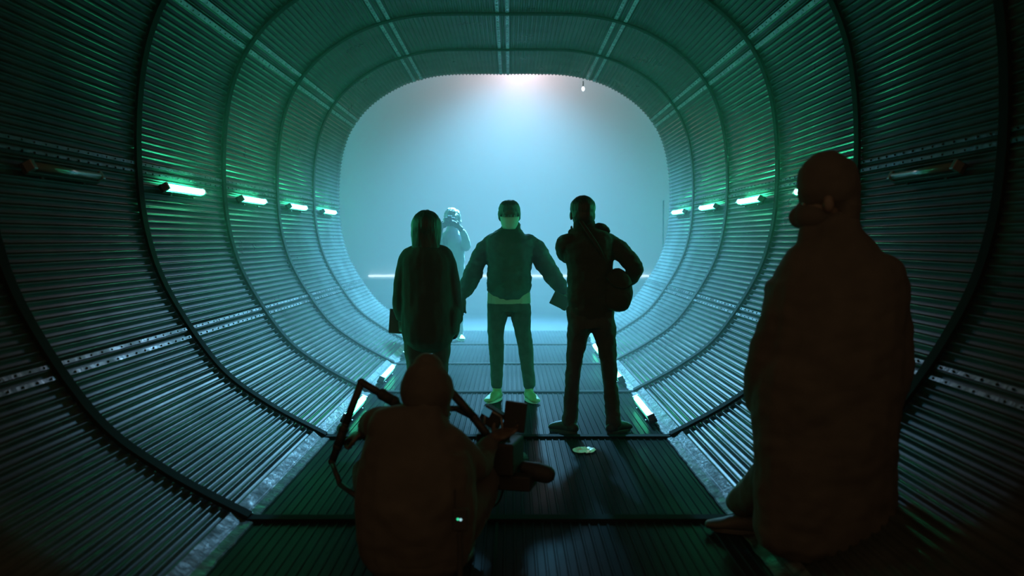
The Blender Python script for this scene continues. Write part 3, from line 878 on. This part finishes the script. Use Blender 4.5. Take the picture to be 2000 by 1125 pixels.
f.ch('jacket', [(810, 1075, 112, .17), (810, 1010, 120, .19), (812, 950, 118, .19), (812, 900, 112, .17), (815, 862, 96, .14), (826, 832, 58, .11), (829, 808, 44, .09), (831, 795, 38, .085)], sq=2.3)
f.ch('jacket', [(822, 812, 32, .085), (786, 826, 34, .085), (752, 840, 38, .09)])
f.ch('jacket', [(785, 858, 40), (758, 846, 40, None, .04), (734, 842, 38, None, .10), (714, 852, 30, None, .22), (692, 876, 23, None, .36)])
f.ch('jacket', [(872, 866, 38), (900, 905, 38, None, .06), (925, 932, 33, None, .16), (946, 912, 25, None, .30)])
f.done('jacket', M['black_cloth'], voxel=0.011, wrinkle=0.010, wscale=9)
f.ch('hood', [(836, 800, 44, .10, .03), (833, 780, 52, .12, .03), (832, 758, 53.5, .125, .03), (832, 736, 46, .11, .03), (833, 724, 32, .085, .04)])
f.done('hood', M['black_cloth'], voxel=0.009, wrinkle=0.004, wscale=14)
f.ch('trousers', [(812, 1060, 100, .18), (812, 1030, 105, .18)], sq=2.3)
f.ch('trousers', [(775, 1040, 62), (725, 1000, 56, None, .25), (700, 975, 50, None, .42), (715, 1040, 42, None, .32), (735, 1078, 34, None, .18)])
f.ch('trousers', [(855, 1040, 62), (905, 1005, 56, None, .25), (930, 985, 48, None, .42), (915, 1045, 42, None, .32), (895, 1078, 34, None, .18)])
f.done('trousers', M['black_cloth'], voxel=0.012, wrinkle=0.008, wscale=9)
shoe(f, Vector(((735 - VPX) / f.S, 4.05, 0)), (-0.1, 1), 0.28, 'dark_shoe', 'dark_shoe', 0.12)
shoe(f, Vector(((895 - VPX) / f.S, 4.05, 0)), (0.1, 1), 0.28, 'dark_shoe', 'dark_shoe', 0.12)

# --- support rig: bent bars over the shoulder
def q_(px, py, d): return Vector(((px - VPX) * d / F, d, CAM_H - (py - VPY) * d / F))
o0 = q_(840, 860, 4.25)
t = thing('support_rig', 'black bent-bar camera support rig around the crouching person', 'rig', (o0.x, o0.y, 0))
def bars(name, pts, r, parent=t, m='metal_dark', base=None):
    b = bmesh.new()
    base = Vector(t.location) if base is None else base
    for a, c in zip(pts, pts[1:]): rod(b, a - base, c - base, r)
    for a in pts: ellipsoid(b, a - base, (r * 1.08,) * 3, u=12, v=8)
    return link(name, b, M[m], parent, smooth=True)
D = 4.30
g1 = bars('arm_bar', [q_(645, 905, D), q_(672, 832, D), q_(704, 748, D), q_(752, 776, D), q_(785, 800, D + .02)], 0.018)
g2 = bars('arm_bar', [q_(850, 738, D), q_(885, 772, D), q_(925, 818, D), q_(958, 862, D)], 0.020)
bars('grip', [q_(656, 876, D), q_(668, 842, D)], 0.022, m='plastic')
bars('grip', [q_(745, 772, D), q_(768, 786, D)], 0.026, m='plastic')
bars('cross_bar', [q_(785, 800, D + .02), q_(850, 800, D + .05), q_(890, 800, D + .02), q_(925, 818, D)], 0.014)
bars('post', [q_(645, 905, D), q_(660, 950, D - .1), q_(705, 985, D - .22)], 0.013)
bars('post', [q_(958, 862, D), q_(975, 950, D), q_(935, 1000, D - .2)], 0.014)

# --- video camera on the rig
c0 = q_(985, 890, 4.35)
t = thing('video_camera', 'black video camera with a small monitor on top, mounted on the rig', 'camera', c0, rot=(0, 0, -0.25))
def V(px, py, dd=0.0): return q_(px, py, 4.35 + dd) - c0
b = bmesh.new(); box(b, V(978, 892), (0.17, 0.22, 0.15)); box(b, V(945, 905), (0.10, 0.12, 0.10)); box(b, V(962, 868), (0.14, 0.10, 0.09)); link('camera_body', b, M['plastic'], t, bevel=0.01)
b = bmesh.new(); box(b, V(990, 940), (0.26, 0.16, 0.07)); box(b, V(925, 935, .02), (0.10, 0.10, 0.12)); link('battery_plate', b, M['plastic'], t, bevel=0.008)
b = bmesh.new(); chain(b, [(V(985, 905, .10), 0.048, 0.048), (V(985, 905, .28), 0.055, 0.055)], n=1, round_ends=False, ref=(0, 0, 1)); link('lens', b, M['plastic'], t)
b = bmesh.new(); chain(b, [(V(1025, 915, .02), 0.030, 0.035), (V(1048, 922, .02), 0.045, 0.048), (V(1068, 926, .02), 0.042, 0.045)], n=1, u=24, ref=(0, 1, 0)); link('side_motor', b, M['plastic'], t)
b = bmesh.new(); R = Matrix.Rotation(math.radians(6), 3, 'Y'); box(b, V(1007, 815), (0.105, 0.03, 0.14), R); mo = link('monitor', b, M['plastic'], t, bevel=0.006)
b = bmesh.new(); rod(b, V(995, 850), V(985, 872), 0.010); link('monitor_arm', b, M['metal_dark'], t)
b = bmesh.new(); R = Matrix.Rotation(math.radians(28), 3, 'Y'); box(b, V(960, 818), (0.10, 0.06, 0.085), R); hd = link('viewfinder', b, M['plastic'], t, bevel=0.006)
b = bmesh.new(); box(b, V(952, 808, -.034), (0.045, 0.004, 0.035), R); link('screen', b, M['screen'], hd)
b = bmesh.new(); rod(b, V(950, 800, -.03), V(982, 818, -.03), 0.006); rod(b, V(982, 818, -.03), V(985, 850, -.03), 0.006); rod(b, V(950, 800, -.03), V(945, 850, -.03), 0.006); link('handle', b, M['cap'], t, smooth=True)
b = bmesh.new(); chain(b, [(V(930, 930), .006, .006), (V(900, 960, .1), .006, .006), (V(920, 1010, .1), .006, .006), (V(965, 990, .05), .006, .006), (V(985, 950), .006, .006)], n=8, u=8); link('cable', b, M['plastic'], t, smooth=True)
# --- small receiver with two tiny status lamps
c1 = q_(897, 1022, 3.62)
t = thing('wireless_receiver', 'small black box with two tiny green status lights behind the crouching person', 'receiver', c1)
b = bmesh.new(); box(b, (0, 0, 0), (0.06, 0.02, 0.09)); link('case', b, M['plastic'], t, bevel=0.006)
b = bmesh.new(); rod(b, (-0.02, 0, 0.045), (-0.02, 0, 0.12), 0.005); link('aerial', b, M['plastic'], t)
b = bmesh.new(); ellipsoid(b, (-0.008, -0.011, 0.005), (0.004, 0.003, 0.004), u=10, v=6); link('status_light', b, M['led_g'], t)
b = bmesh.new(); ellipsoid(b, (0.003, -0.011, 0.003), (0.005, 0.003, 0.005), u=10, v=6); link('status_light', b, M['led_b'], t)
b = bmesh.new(); rod(b, (0, 0, -0.045), (0, 0, -(c1.z) + 0.005), 0.012)
link('stem', b, M['plastic'], t)
b = bmesh.new(); ellipsoid(b, (0, 0, -c1.z + 0.012), (0.09, 0.09, 0.012)); link('base', b, M['plastic'], t)
